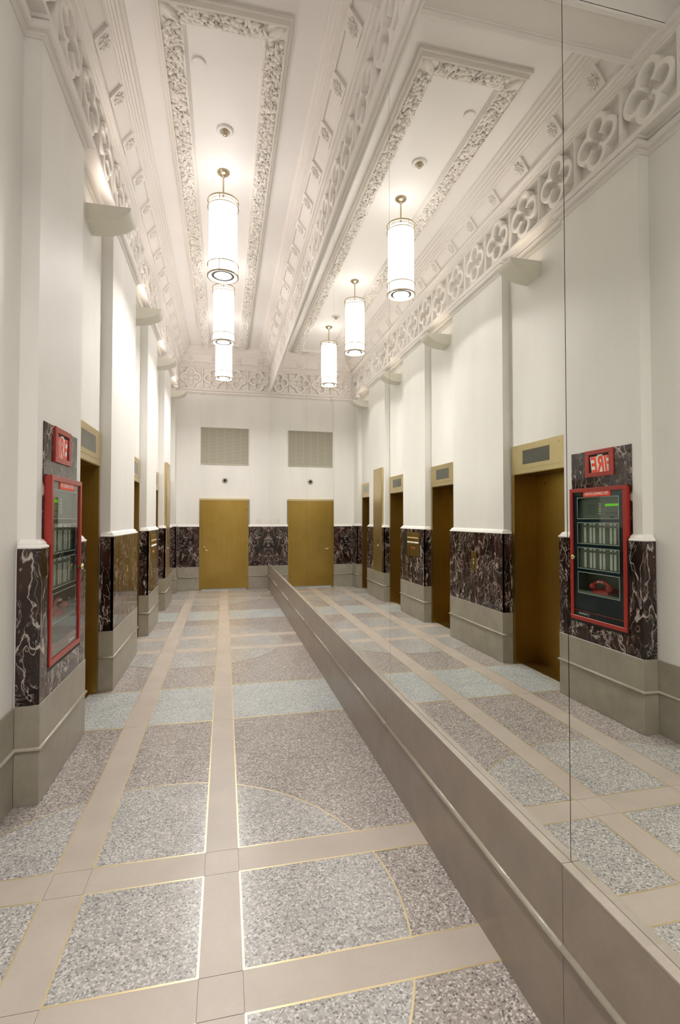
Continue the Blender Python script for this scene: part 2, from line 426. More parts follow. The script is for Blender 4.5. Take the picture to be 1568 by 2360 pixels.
# ------------------------------------------------------------------ left wall
wall_left = empty('wall_left', (0, 0, 0), 'cream painted left wall of tall piers and recessed elevator bays', None, None, 'structure')
for (y0, y1) in BAYS:                                   # recessed wall above the lift openings
    B(-1.60, XW, y0-.06, y1+.06, 2.484, ZFR0+.01).build('recess_wall', 'paint', wall_left)
B(-1.60, XW, YF, 3.34, 0, ZFR0+.01).build('lobby_wall', 'paint', wall_left)
for i, (y0, y1) in enumerate(PIERS):
    wl = MB()
    ya, yb = y0+.035, (y1-.030 if i < 4 else y1)
    if i == 0:                                          # pier with the cabinet niche
        wl.box(-1.6, XU, ya, 3.425, ZDADO-.01, 1.94); wl.box(-1.6, XU, 4.145, yb, ZDADO-.01, 1.94); wl.box(-1.6, XU, ya, yb, 1.94, ZFR0+.01)
        wl.box(-1.6, XP-.028, y0+.02, 3.425, 0, ZDADO-.01); wl.box(-1.6, XP-.028, 4.145, y1-.02, 0, ZDADO-.01); wl.box(-1.6, XP-.028, 3.425, 4.145, 0, 0.715)
        wl.box(-1.6, -1.26, 3.4, 4.2, 0.7, 1.95)
    else:
        wl.box(-1.6, XU, ya, yb, ZDADO-.01, ZFR0+.01); wl.box(-1.6, XP-.028, y0+.02, y1-.02 if i < 4 else y1, 0, ZDADO-.01)
    wl.build('pier', 'paint', wall_left)
def cap_prof(): return [(-.01, ZDADO), (.040, ZDADO), (.043, ZDADO+.007), (.040, ZDADO+.015), (.030, ZDADO+.020), (.028, ZDADO+.030), (.014, ZDADO+.046), (.003, ZDADO+.052), (-.01, ZDADO+.052)]
bead_prof = [(-.004, ZBEAD-.013)]+[(.013*math.sin(a), ZBEAD-.013*math.cos(a)) for a in [PI*i/8 for i in range(9)]]+[(-.004, ZBEAD+.013)]
for i, (y0, y1) in enumerate(PIERS):
    last = i == 4
    # marble slabs
    if i == 0:
        for a, b, z0, z1 in ((y0, 3.428, ZBASE, ZDADO), (4.142, y1, ZBASE, ZDADO), (3.428, 4.142, ZBASE, 0.718)):
            MB().bbox(XP-.026, XP, a+.0007, b-.0007, z0, z1-.0007, .0015).build('marble_panel', 'marble', wall_left)
        s = MB(); s.box(XU-.012, XU+.006, 3.427, 3.4445, 1.48, 2.249)
        s.box(XU-.012, XU+.006, 3.4445, 4.140, 1.925, 2.249); s.box(XU-.012, XU+.006, 4.12, 4.140, 1.54, 1.925)
        s.build('marble_panel', 'marble', wall_left)
    else:
        MB().bbox(XP-.026, XP, y0, y1, ZBASE, ZDADO, .0015).build('marble_panel', 'marble', wall_left)
    B(XW+.014, XP-.0015, y0, y0+.02, ZBASE, ZDADO).build('marble_panel', 'marble', wall_left)
    if not last: B(XW+.014, XP-.0015, y1-.02, y1, ZBASE, ZDADO).build('marble_panel', 'marble', wall_left)
    # stone base, two courses
    xs = XP+.005
    for z0, z1 in ((0.0, ZBEAD-.001), (ZBEAD+.001, ZBASE)):
        MB().bbox(XP-.030, xs, y0-.004, (y1+.004 if not last else y1), z0, z1, .003).build('base_stone', 'base', wall_left)
        B(XW+.014, xs-.004, y0-.005, y0+.02, z0, z1-.003).build('base_stone', 'base', wall_left)
        if not last: B(XW+.014, xs-.004, y1-.02, y1+.005, z0, z1-.003).build('base_stone', 'base', wall_left)
    pth = [(XW+.014, y0-.005), (xs, y0-.005), (xs, y1+.005), (XW+.014, y1+.005)] if not last else [(XW+.014, y0-.005), (xs, y0-.005), (xs, YB)]
    if i == 0: pth = [(XW+.012, YF), (XW+.012, y0-.005)]+pth[1:]
    fixn(MB().sweep(pth, bead_prof).build('base_bead', 'bead', wall_left, True))
    ya, yb = y0+.035, (y1-.030 if not last else y1)
    XA = XW+.019
    cp = [(XA, ya), (XU, ya), (XU, yb), (XA, yb)] if not last else [(XA, ya), (XU, ya), (XU, YB-.02)]
    if i == 0:
        fixn(MB().sweep([(XA, ya), (XU, ya), (XU, 3.428)], cap_prof()).build('dado_cap', 'paint', wall_left))
        fixn(MB().sweep([(XU, 4.142), (XU, yb), (XA, yb)], cap_prof()).build('dado_cap', 'paint', wall_left))
    elif i == 3:
        fixn(MB().sweep([(XA, ya), (XU, ya), (XU, 9.82)], cap_prof()).build('dado_cap', 'paint', wall_left))
        fixn(MB().sweep([(XU, 10.395), (XU, yb), (XA, yb)], cap_prof()).build('dado_cap', 'paint', wall_left))
    else: fixn(MB().sweep(cp, cap_prof()).build('dado_cap', 'paint', wall_left))
# lobby side base
for z0, z1 in ((0.0, ZBEAD-.001), (ZBEAD+.001, ZBASE-.01)):
    B(XW-.01, XW+.012, YF, 3.291, z0, z1).build('base_stone', 'base', wall_left)

# ------------------------------------------------------------------ back wall
wb = MB()
wb.box(-1.6, -0.558, YB, YB+.2, 0, ZFR0); wb.box(0.575, 1.3, YB, YB+.2, 0, ZFR0)
wb.box(-0.56, 0.577, YB+.03, YB+.2, 2.10, ZFR0)
wall_back = tag(wb.build('wall_back', 'paint'), 'cream painted end wall with dark marble dado around the bronze door', None, None, 'structure')
for a, b in ((XP+.004, -0.572), (0.550, 1.016)):
    MB().box(a, b, YB-.022, YB+.001, ZBASE-.03, ZDADO-.012).build('marble_panel', 'marble', wall_back)
    for z0, z1 in ((0, ZBEAD-.016), (ZBEAD-.014, ZBASE-.031)):
        B(a, b, YB-.030, YB+.001, z0, z1).build('base_stone', 'base', wall_back)
    fixn(MB().sweep([(a, YB-.030), (b, YB-.030)], [(d, z-.015) for d, z in bead_prof]).build('base_bead', 'bead', wall_back, True))
    fixn(MB().sweep([(a, YB), (b, YB)], [(d*.8, z-.012) for d, z in cap_prof()]).build('dado_cap', 'paint', wall_back))

# ------------------------------------------------------------------ right wall
wr = MB()
for a, b in zip(SEAMS[:-1], SEAMS[1:]):
    wr.prism([(xm(a)+.012, a), (1.35, a), (1.35, b), (xm(b)+.012, b)], 0, ZFR0-.01)
wall_right = tag(wr.build('wall_right', 'edge'), 'wall carrying the mirror, brown stone base along its foot', None, None, 'structure')
ZR = 0.590
for a, b in zip(SEAMS[:-1], SEAMS[1:]):
    g = .0013
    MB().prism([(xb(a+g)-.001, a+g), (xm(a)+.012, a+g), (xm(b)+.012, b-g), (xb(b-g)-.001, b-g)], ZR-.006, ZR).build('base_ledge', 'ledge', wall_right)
    for z0, z1 in ((0, 0.331), (0.333, ZR-.006)):
        o = MB().prism([(xb(a+g), a+g), (xm(a)+.012, a+g), (xm(b)+.012, b-g), (xb(b-g), b-g)], z0, z1).build('base_stone', 'base_r', wall_right)
    o = MB().sweep([(xb(b-g), b-g), (xb(a+g), a+g)], [(d, z+.013) for d, z in bead_prof]).build('base_bead', 'bead', wall_right, True); fixn(o)

mw = empty('mirror_wall', (1.03, 5.0, ZR), 'floor-to-frieze wall of frameless mirror glass panels above brown stone base', 'mirror')
for a, b in zip(SEAMS[:-1], SEAMS[1:]):
    g = .0016
    MB().prism([(xm(a+g), a+g), (xm(a+g)+.006, a+g), (xm(b-g)+.006, b-g), (xm(b-g), b-g)], ZR+.002, ZCR+.03).build('mirror_panel', 'mirror', mw)

# lobby end behind the camera
tag(B(-1.7, 1.35, YF-.2, YF, 0, ZC).build('wall_front', 'paint'), 'cream end wall behind the viewpoint', None, None, 'structure')

# ------------------------------------------------------------------ ceiling, frieze, cornice
ceiling = tag(B(-1.7, 1.4, YF, YB+.2, ZC, ZC+.1).build('ceiling', 'ceiling'), 'cream plaster ceiling with a long carved foliage frame', None, None, 'structure')
fr = MB(); fr.box(-1.6, XP-.11, YF, YB, ZFR0+.02, ZFR1+.02)
frieze_left = tag(fr.build('trim_1', 'plaster'), 'plaster frieze of quatrefoil panels along the left wall', None, None, 'structure')
fr = MB(); fr.box(XRF+.11, 1.35, YF, YB, ZFR0+.02, ZFR1+.02)
frieze_right = tag(fr.build('trim_2', 'plaster'), 'plaster frieze of quatrefoil panels above the mirror', None, None, 'structure')
fr = MB(); fr.box(-1.1, 1.1, YB+.10, YB+.2, ZFR0, ZC)
frieze_back = tag(fr.build('trim_3', 'plaster'), 'plaster frieze of four quatrefoil panels on the end wall', None, None, 'structure')
def quatrefoil_mesh(w, h, nu, nv):
    a, r, wd = 0.122, 0.096, 0.021
    us = [-w/2+w*i/nu for i in range(nu+1)]; vs_ = [-h/2+h*j/nv for j in range(nv+1)]
    def sst(e0, e1, x): t = min(1, max(0, (x-e0)/(e1-e0))); return t*t*(3-2*t)
    V = []
    for v in vs_:
        for u in us:
            d = min(math.hypot(u-a, v), math.hypot(u+a, v), math.hypot(u, v-a), math.hypot(u, v+a))-r
            d = min(d, math.hypot(u, v)-.085)
            edge = min(w/2-abs(u), h/2-abs(v))
            inner = sst(-wd-.007, -wd, d)                 # floor of the lobes up to the band
            fh = -0.078*(1-inner)-0.012*(1-sst(-wd-.026, -wd-.016, d))
            band = 0.004*sst(-wd, -wd+.006, d)*(1-sst(wd-.006, wd, d))
            sp = sst(wd, wd+.006, d)*sst(.014, .022, edge)
            hh = fh+band-0.070*sp
            if edge < .006: hh -= .006*(1-edge/.006)
            V.append((u, -hh, v))
    F = [(j*(nu+1)+i, j*(nu+1)+i+1, (j+1)*(nu+1)+i+1, (j+1)*(nu+1)+i) for j in range(nv) for i in range(nu)]
    me = bpy.data.meshes.new('quatrefoil_panel'); me.from_pydata(V, [], F); me.materials.append(M['carving'])
    me.polygons.foreach_set('use_smooth', [True]*len(F)); me.update(); return me
MOD = (YB-3.462)/16
zq0, zq1 = 4.685, 5.175
q_side = quatrefoil_mesh(MOD, zq1-zq0, 132, 118)
q_back = quatrefoil_mesh((XRF-XP)/4, zq1-zq0, 110, 100)
zc = (zq0+zq1)/2
# the lobes are cut into the frieze, so the backing sits behind the panels
for k in range(-3, 16):
    y = 3.462+MOD*(k+.5)
    inst('quatrefoil_panel', q_side, (XP, y, zc), PI/2, frieze_left)
    inst('quatrefoil_panel', q_side, (XRF, y, zc), -PI/2, frieze_right)
for k in range(4):
    inst('quatrefoil_panel', q_back, (XP+(XRF-XP)/4*(k+.5), YB-.010, zc), 0, frieze_back)
fp = .0   # rails above and below the panels stand level with them
B(-1.30, XP+fp, YF, YB, ZFR0, zq0).build('frieze_rail', 'plaster', frieze_left); B(XP-.13, XP+fp, YF, YB, zq1, ZFR1).build('frieze_rail', 'plaster', frieze_left)
B(XRF-fp, XRF+.13, YF, YB, ZFR0, zq0).build('frieze_rail', 'plaster', frieze_right); B(XRF-fp, XRF+.13, YF, YB, zq1, ZFR1).build('frieze_rail', 'plaster', frieze_right)
B(XP, XRF, YB-.010, YB+.13, ZFR0, zq0).build('frieze_rail', 'plaster', frieze_back); B(XP, XRF, YB-.010, YB+.13, zq1, ZFR1).build('frieze_rail', 'plaster', frieze_back)

B(-1.30, XP+.035, YF, YBM1+.004, ZFR1-.004, 5.26).build('frieze_cap', 'plaster', frieze_left); B(XRF-.035, 1.30, YF, YBM1+.004, ZFR1-.004, 5.26).build('frieze_cap', 'plaster', frieze_right)
# crown moulding under the frieze, breaking around every pier
def arc(cx_, cz_, r, a0, a1, n=7): return [(cx_+r*math.cos(math.radians(a0+(a1-a0)*i/n)), cz_+r*math.sin(math.radians(a0+(a1-a0)*i/n))) for i in range(n+1)]
crown = [(-.02, ZCR), (.010, ZCR), (.010, ZCR+.014), (.017, ZCR+.018), (.017, ZCR+.030), (.024, ZCR+.034)]+arc(.030, ZCR+.062, .030, -85, 85)+[(.030, ZCR+.096), (.046, ZCR+.100), (.050, ZCR+.121), (-.02, ZCR+.121)]
pl = [(XW, YF), (XW, PIERS[0][0]+.035)]
for i, (y0, y1) in enumerate(PIERS):
    ya, yb = y0+.035, y1-.030
    pl += [(XU, ya), (XU, yb), (XW, yb)] if i < 4 else [(XU, ya), (XU, YB)]
    if i < 4: pl.append((XW, PIERS[i+1][0]+.035))
full = pl+[(-0.558, YB), (-0.558, YB+.03), (0.575, YB+.03), (0.575, YB), (XRF+.02, YB), (XRF+.02, YF)]
n1 = len(pl)
def sub_sweep(i0, i1, prof):
    m = len(prof); mb = MB().sweep(full, prof)
    vs = mb.v[i0*m:i1*m]
    return MB().add(vs, [(i*m+j, (i+1)*m+j, (i+1)*m+j+1, i*m+j+1) for i in range(i1-i0-1) for j in range(m-1)])
for nm, a, b, lab in (('trim_4', 0, n1, 'crown moulding stepping around the piers of the left wall'), ('trim_5', n1-1, len(full)-1, 'crown moulding under the end wall frieze'), ('trim_6', len(full)-2, len(full), 'crown moulding along the top of the mirror')):
    tag(fixn(sub_sweep(a, b, crown).build(nm, 'plaster')), lab, None, None, 'structure')

# upper cornice: lip, sloping coffered band, stepped fillets
UP = [(XP, YBM1), (XP, YB-.01), (XRF, YB-.01), (XRF, YBM1)]
lip = [(-.03, ZFR1-.012), (.022, ZFR1-.010), (.024, ZFR1+.004), (.034, ZFR1+.008)]+arc(.040, ZFR1+.028, .020, -80, 80, 6)+[(.046, ZFR1+.05)]
zb0, zb1 = ZFR1+.052, ZFR1+.205
lip += [(.050, zb0), (.060, zb0+.008), (.052, zb0+.026), (.140, zb1-.012), (.158, zb1-.020), (.166, zb1)]
steps = [(.166, zb1), (.182, zb1+.004), (.184, zb1+.028), (.200, zb1+.032), (.203, zb1+.060), (.219, zb1+.066), (.223, zb1+.098), (.243, zb1+.105), (.250, zb1+.140), (.268, ZC-.03), (.274, ZC)]
cornice = tag(fixn(MB().sweep(UP, lip+steps[1:]).build('trim_7', 'plaster')), 'stepped upper cornice with a sloping band of rosettes and coffers', None, None, 'structure')
# rosette
rm = MB()
rm.lathe((0,0,0), [(.0, .0), (.040, .0), (.040, .006), (.030, .010), (.0, .010)], 20, 'y')
ros = MB()
def rosette():
    m = MB(); seg = 16
    m.lathe((0, 0, 0), [(.044, 0), (.044, -.006), (.036, -.010), (.0, -.008)], seg, 'y')
    for k in range(8):
        a = 2*PI*k/8; R = Matrix.Rotation(-a, 3, 'Y')
        m.ell((.034*math.cos(a), -.010, .034*math.sin(a)), (.014, .010, .010), R, 6, 4)
        m.ell((.054*math.cos(a+PI/8), -.004, .054*math.sin(a+PI/8)), (.012, .006, .010), Matrix.Rotation(-a-PI/8, 3, 'Y'), 6, 4)
    for k in range(10):
        a0 = 2*PI*k/10; m.ell((.016*math.cos(a0), -.013, .016*math.sin(a0)), (.006, .007, .006), None, 5, 4)
    return m.mesh('rosette', M['carving'], smooth=True)
ros_me = rosette()
# block that carries a rosette, filling the band between two coffers
sl = math.atan2(zb1-zb0-.038, .140-.052)      # slope of the band
blk = MB().box(-.085, .085, -.022, .012, -.086, .086).mesh('coffer_block', M['plaster'])
mid = (.098, (zb0+.026+zb1-.012)/2)
def place_ros(x, y, nx, ny, rz):
    for me, nm, off in ((blk, 'coffer_block', 0.0), (ros_me, 'rosette', .023)):
        o = bpy.data.objects.new(nm, me); COL.objects.link(o); o.parent = cornice
        # band normal: towards the room and down
        n = Vector((nx*math.sin(sl), ny*math.sin(sl), -math.cos(sl)))
        p = Vector((x+nx*mid[0], y+ny*mid[0], mid[1]))+n*off
        t = Vector((-ny, nx, 0)); u = n.cross(t)                 # local x = t, local -y = n
        yv = -n; zv = t.cross(yv)
        o.matrix_local = Matrix(((t.x, yv.x, zv.x, p.x), (t.y, yv.y, zv.y, p.y), (t.z, yv.z, zv.z, p.z), (0, 0, 0, 1)))
for k in range(0, 16):
    y = 3.462+MOD*(k+.30)
    if y > YB-.35: continue
    place_ros(XP, y, 1, 0, 0); place_ros(XRF, y, -1, 0, 0)
for k in range(4): place_ros(XP+(XRF-XP)/4*(k+.5), YB-.01, 0, -1, 0)

# carved foliage frame on the ceiling
FX0, FX1, FY0, FY1 = -0.560, 0.508, 3.905, 11.93
fm = MB().ring(FX0, FX1, FY0, FY1, [(0, ZC), (.0, ZC-.030), (.022, ZC-.034), (.030, ZC-.060), (.046, ZC-.066), (.052, ZC-.048), (.19, ZC-.046), (.196, ZC-.050), (.212, ZC-.050), (.218, ZC-.022), (.228, ZC-.020), (.232, ZC)])
fixn(fm.build('foliage_frame', 'carving', ceiling))
fol = MB()
def sprig(px, py, tx, ty, near):
    nrm = (-ty, tx)
    kind = random.random()
    R = Matrix.Rotation(random.uniform(0, 2*PI), 3, 'Z') @ Matrix.Rotation(random.uniform(-.35, .35), 3, 'X')
    z = ZC-.053+random.uniform(-.007, .006)
    nu, nv = (9, 6) if near else (6, 4)
    if kind < .22: r = random.uniform(.019, .030); fol.ell((px, py, z-.002), (r, r, r*.75), None, nu, nv)
    elif kind < .45:
        for _ in range(5): fol.ell((px+random.uniform(-.022, .022), py+random.uniform(-.022, .022), z-.008+random.uniform(-.006, .006)), (.0095,)*3, None, 6, 4)
    else: fol.ell((px, py, z), (random.uniform(.028, .046), random.uniform(.012, .019), random.uniform(.008, .014)), R, nu, nv)
def run(x0, y0, x1, y1):
    L = math.hypot(x1-x0, y1-y0); tx, ty = (x1-x0)/L, (y1-y0)/L
    n = int(L/.030)
    for i in range(n):
        s = (i+.5)/n*L
        for c in (-.046, -.015, .016, .046):
            s2 = s+random.uniform(-.012, .012); c2 = c+random.uniform(-.010, .010)
            px, py = x0+tx*s2-ty*c2, y0+ty*s2+tx*c2
            sprig(px, py, tx, ty, py < 5.2)
c0 = .122
run(FX0+c0, FY0+.2, FX0+c0, FY1-.17); run(FX1-c0, FY0+.2, FX1-c0, FY1-.17); run(FX0+.2, FY0+c0, FX1-.2, FY0+c0); run(FX0+.2, FY1-c0, FX1-.2, FY1-c0)
for cx_, cy_, sx, sy in ((FX0+c0, FY0+c0, 1, 1), (FX1-c0, FY0+c0, -1, 1), (FX0+c0, FY1-c0, 1, -1), (FX1-c0, FY1-c0, -1, -1)):
    R = Matrix.Rotation(math.atan2(sy, sx), 3, 'Z')
    fol.ell((cx_, cy_, ZC-.05), (.098, .040, .026), R, 10, 6)
    fol.ell((cx_+sx*.03, cy_+sy*.03, ZC-.058), (.05, .022, .022), R, 10, 6)
fo = fol.build('carved_foliage', 'carving', ceiling, True); fo['kind'] = 'stuff'

# beam across the ceiling at the lobby end
bm_ = MB().box(-1.3, 1.2, YBM0, YBM1, 5.245, ZC)
beam = tag(bm_.build('trim_8', 'plaster'), 'plaster ceiling beam with a moulded soffit panel at the lobby end', None, None, 'structure')
fixn(MB().ring(XP+.02, XRF-.02, YBM0, YBM1, [(0, 5.25), (0, 5.225), (.02, 5.218), (.034, 5.228), (.040, 5.238), (.052, 5.236), (.060, 5.25)]).build('soffit_moulding', 'plaster', beam))
for yy, s in ((YBM1, 1), (YBM0, -1)):
    B(-1.02, 1.01, yy-.012 if s < 0 else yy-.002, yy+.002 if s < 0 else yy+.016, 5.50, 5.56).build('beam_fillet', 'plaster', beam)
    B(-1.02, 1.01, yy-.03 if s < 0 else yy-.002, yy+.002 if s < 0 else yy+.030, 5.56, ZC).build('beam_fillet', 'plaster', beam)

# ------------------------------------------------------------------ elevators
def elevator(i, y0, y1, label, pale):
    root = empty('elevator_entrance', (XW, (y0+y1)/2, 0), label, 'elevator', 'elevator entrances along the left wall')
    fw = .055; dz = 2.150
    for a, b in ((y0+.006, y0+fw), (y1-fw, y1-.006)):
        B(-1.47, XW+.012, a, b, 0.004, dz).build('jamb', 'brass', root)
    B(-1.47, XW+.008, y0+fw, y1-fw, dz, dz+.02).build('head_lining', 'brass', root)
    B(-1.485, -1.462, y0+fw-.04, y1-fw+.04, 0.006, dz+.01).build('door_leaf', 'brass', root)
    B(-1.50, XW-.05, y0+fw, y1-fw, 0.0, 0.004).build('sill', 'brass', root)
    hd = MB().bbox(XW+.0005, XW+.018, y0+.003, y1-.003, dz+.005, 2.478, .003).build('header', 'brass_light', root)
    MB().bbox(XW+.0175, XW+.0225, y0+.075, y1-.045, dz+.058, 2.452, .001).build('cover_plate', 'brass_light', hd)
    yc = (y0+y1)/2; w = .235*(y1-y0)
    B(XW+.02, XW+.0235, yc-w+.03, yc+w+.03, 2.254, 2.408).build('indicator', 'display_pale' if pale else 'display', hd)
    for yy in (y0+.14, y1-.12):
        MB().lathe((XW+.0224, yy, 2.425), [(.006, 0), (.006, .002), (.0, .002)], 10, 'x').build('screw', 'brass', hd)
    MB().lathe((-1.462, yc+.29, 2.050), [(.010, 0), (.010, .002), (0, .002)], 12, 'x').build('keyhole', 'black', root)
    return root
EL = ['bronze elevator entrance beside the fire command cabinet, nearest of the four', 'bronze elevator entrance between the push-button pier and the key-board pier',
      'bronze elevator entrance between the key-board pier and the tall bronze panel', 'farthest bronze elevator entrance, next to the end wall']
for i, (y0, y1) in enumerate(BAYS): elevator(i, y0, y1, EL[i], i == 3)

# ------------------------------------------------------------------ end door
door = empty('door_1', (0, YB, 0), 'bronze metal door with lever handle in the end wall', None, None, 'structure')
for a, b in ((-0.570, -0.527), (0.494, 0.549)):
    B(a, b, YB-.034, YB+.06, 0.0, 2.080).build('door_frame', 'brass', door)
B(-0.570, 0.549, YB-.034, YB+.06, 2.080, 2.122).build('door_frame', 'brass_light', door)
leaf = MB().box(-0.524, 0.490, YB-.022, YB+.022, 0.028, 2.077).build('door_leaf', 'brass', door)
MB().box(-0.490, -0.415, YB-.030, YB-.0215, 0.835, 1.115).build('lock_plate', 'brass', leaf)
hm = MB(); hm.lathe((-0.452, YB-.03, 0.925), [(.016, 0), (.016, -.02), (.011, -.022), (.011, -.05), (0, -.05)], 14, 'y'); hm.tube([(-0.452, YB-.075, .925), (-0.43, YB-.080, .926), (-0.33, YB-.080, .916)], [.012, .0125, .010], 10)
hm.build('lever', 'brass_polish', leaf, True)
MB().lathe((-0.452, YB-.030, 1.00), [(.014, 0), (.014, -.006), (0, -.006)], 14, 'y').build('lock_cylinder', 'brass_polish', leaf)
for z in (0.30, 1.10, 1.90):
    MB().lathe((0.493, YB-.028, z-.06), [(0, 0), (.010, 0), (.010, .12), (0, .12)], 12).build('hinge', 'brass', door, True)
B(-0.50, 0.47, YB-.02, YB+.10, 0.0, 0.006).build('threshold', mat('daylit_threshold', (0.62, 0.70, 0.78), 0.35)[0], door)  # blue of the daylight under the door is put into this colour
tl = bpy.data.lights.new('daylight_under_door', 'AREA'); tl.shape = 'RECTANGLE'; tl.size = .95; tl.size_y = .02; tl.energy = 1.2; tl.color = (.62, .8, 1)
to = bpy.data.objects.new('daylight_under_door', tl); COL.objects.link(to); to.location = (-.02, YB+.11, .020); to.rotation_euler = (PI/2, 0, 0)

# vent grille
vg = empty('vent_grille', (-0.005, YB+.03, 2.92), 'grey-green metal air grille with fine louvres high above the door', 'vent')
B(-0.556, 0.545, YB+.026, YB+.031, 2.92, 3.78).build('backing', mat('vent_dark', (.27, .255, .205), .7)[0], vg)
s = MB()
for k in range(46):
    z = 2.928+k*(.852/46)
    s.add([(-.55, YB+.020, z), (.54, YB+.020, z), (.54, YB+.030, z+.013), (-.55, YB+.030, z+.013), (-.55, YB+.0185, z+.002), (.54, YB+.0185, z+.002), (.54, YB+.0285, z+.015), (-.55, YB+.0285, z+.015)], [(0,1,2,3),(7,6,5,4),(0,4,5,1),(1,5,6,2),(2,6,7,3),(3,7,4,0)])
o = s.build('louvres', 'vent', vg); o['kind'] = 'stuff'
for k in range(7):
    x = -.548+.1808*k
    B(x-.004, x+.004, YB+.013, YB+.0185, 2.925, 3.775).build('mullion', 'vent', vg)
for a in ((-.558, .547, 2.915, 2.927), (-.558, .547, 3.773, 3.785)): B(a[0], a[1], YB+.012, YB+.030, a[2], a[3]).build('frame_bar', 'vent', vg)
for a in ((-.558, -.546), (.535, .547)): B(a[0], a[1], YB+.012, YB+.030, 2.927, 3.773).build('frame_bar', 'vent', vg)
# security camera
sc_ = empty('security_camera', (0, YB+.03, 2.552), 'small round dome security camera on the wall above the door', 'camera')
MB().lathe((0, YB+.03, 2.552), [(.0, 0), (.066, 0), (.066, -.014), (.056, -.022), (.036, -.024)], 24, 'y').build('mount_ring', 'grey', sc_, True)
MB().lathe((0, YB+.03, 2.552), [(.037, -.020), (.034, -.034), (.024, -.048), (.010, -.054), (0, -.055)], 24, 'y').build('dome', mat('smoked_dome', (.03, .03, .035), .1)[0], sc_, True)
sw = empty('switch_plate', (.79, YB, 1.60), 'pale wall switch plate low on the end wall beside the mirror', 'switch')
B(.735, .850, YB-.006, YB+.001, 1.535, 1.650).build('plate', 'white_metal', sw)
for x in (.768, .817): B(x-.014, x+.014, YB-.010, YB-.006, 1.565, 1.620).build('rocker', 'white_metal', sw)
ds = empty('door_stop', (.955, 11.28, 0), 'small brass door stop on the floor by the stone base', 'door stop')
MB().lathe((.955, 11.28, 0), [(0, 0), (.022, 0), (.020, .012), (.010, .018), (.010, .040), (0, .040)], 14).build('foot', 'brass_polish', ds, True)
MB().lathe((.955, 11.28, .038), [(.0, 0), (.016, 0), (.018, .01), (.016, .024), (0, .026)], 14).build('bumper', 'white_metal', ds, True)

# ------------------------------------------------------------------ lantern pendants
LX = -0.035
def lantern(y, label):
    root = empty('pendant_lantern', (LX, y, ZC), label, 'lamp', 'cylindrical pendant lanterns in a row')
    MB().lathe((LX, y, ZC), [(0, 0), (.070, 0), (.072, -.008), (.066, -.020), (.040, -.038), (.018, -.046), (.016, -.062), (0, -.062)], 24).build('canopy', 'nickel', root, True)
    MB().lathe((LX, y, 5.225), [(.0095, 0), (.0095, ZC-.05-5.225)], 12).build('rod', 'nickel', root, True)
    R, r = .175, .158
    MB().lathe((LX, y, 0), [(.0, 5.222), (r-.004, 5.222), (r, 5.218), (r, 4.420), (r-.004, 4.412), (.128, 4.410)], 40).build('glass_cylinder', 'lamp', root, True)
    rg = MB().lathe((LX, y, 0), [(.128, 4.4085), (.098, 4.4085), (.098, 4.418), (.128, 4.418), (.128, 4.4085)], 40).build('diffuser_ring', 'ring_grey', root)
    MB().lathe((LX, y, 0), [(.099, 4.412), (.06, 4.408), (0, 4.406)], 40).build('diffuser', 'lamp', root, True)
    for z, hgt in ((5.258, .018), (5.184, .011), (4.524, .011), (4.402, .018)):
        MB().lathe((LX, y, z), [(R-.010, -hgt/2), (R, -hgt/2), (R+.002, 0), (R, hgt/2), (R-.010, hgt/2), (R-.010, -hgt/2)], 40).build('ring', 'nickel', root)
    for k in range(4):
        a = PI/4+PI/2*k+.55
        for z0, z1 in ((5.18, 5.262), (4.398, 4.528)):
            MB().lathe((LX+(R-.004)*math.cos(a), y+(R-.004)*math.sin(a), z0), [(0, 0), (.004, 0), (.004, z1-z0), (0, z1-z0)], 8).build('post', 'nickel', root)
    sp = MB()
    for k in range(3):
        a = 2*PI*k/3; sp.tube([(LX, y, 5.262), (LX+(R-.006)*math.cos(a), y+(R-.006)*math.sin(a), 5.262)], .005, 6)
    sp.build('spider', 'nickel', root)
    l = bpy.data.lights.new('lantern_downlight', 'AREA'); l.shape = 'DISK'; l.size = .19; l.energy = DOWN_W; l.color = LAMP_RGB
    lo = bpy.data.objects.new('lantern_downlight', l); COL.objects.link(lo); lo.parent = root; lo.location = (0, 0, 4.400-ZC); l.spread = math.radians(150)
    l = bpy.data.lights.new('lantern_uplight', 'AREA'); l.shape = 'DISK'; l.size = .24; l.energy = UP_W; l.color = LAMP_RGB
    lo = bpy.data.objects.new('lantern_uplight', l); COL.objects.link(lo); lo.parent = root; lo.location = (0, 0, 5.224-ZC); lo.rotation_euler = (PI, 0, 0)
    return root
lan = lantern(5.885, 'nearest glowing cylinder pendant lantern on a thin rod')
c = copy_tree(lan, (LX, 8.12, ZC)); c['label'] = 'middle glowing cylinder pendant lantern of the row'
c = copy_tree(lan, (LX, 10.21, ZC)); c['label'] = 'farthest glowing cylinder pendant lantern, close to the end wall'
for y, lb in ((1.0, 'unseen pendant lantern added for light above the viewpoint'), (-1.3, 'unseen pendant lantern added for light behind the viewpoint')):
    c = copy_tree(lan, (LX, y, ZC)); c['label'] = lb  # unseen lantern, added to light the near floor and walls
    for ch in c.children:
        if ch.type == 'LIGHT': ch.data = ch.data.copy(); ch.data.energy *= LOBBY_FILL

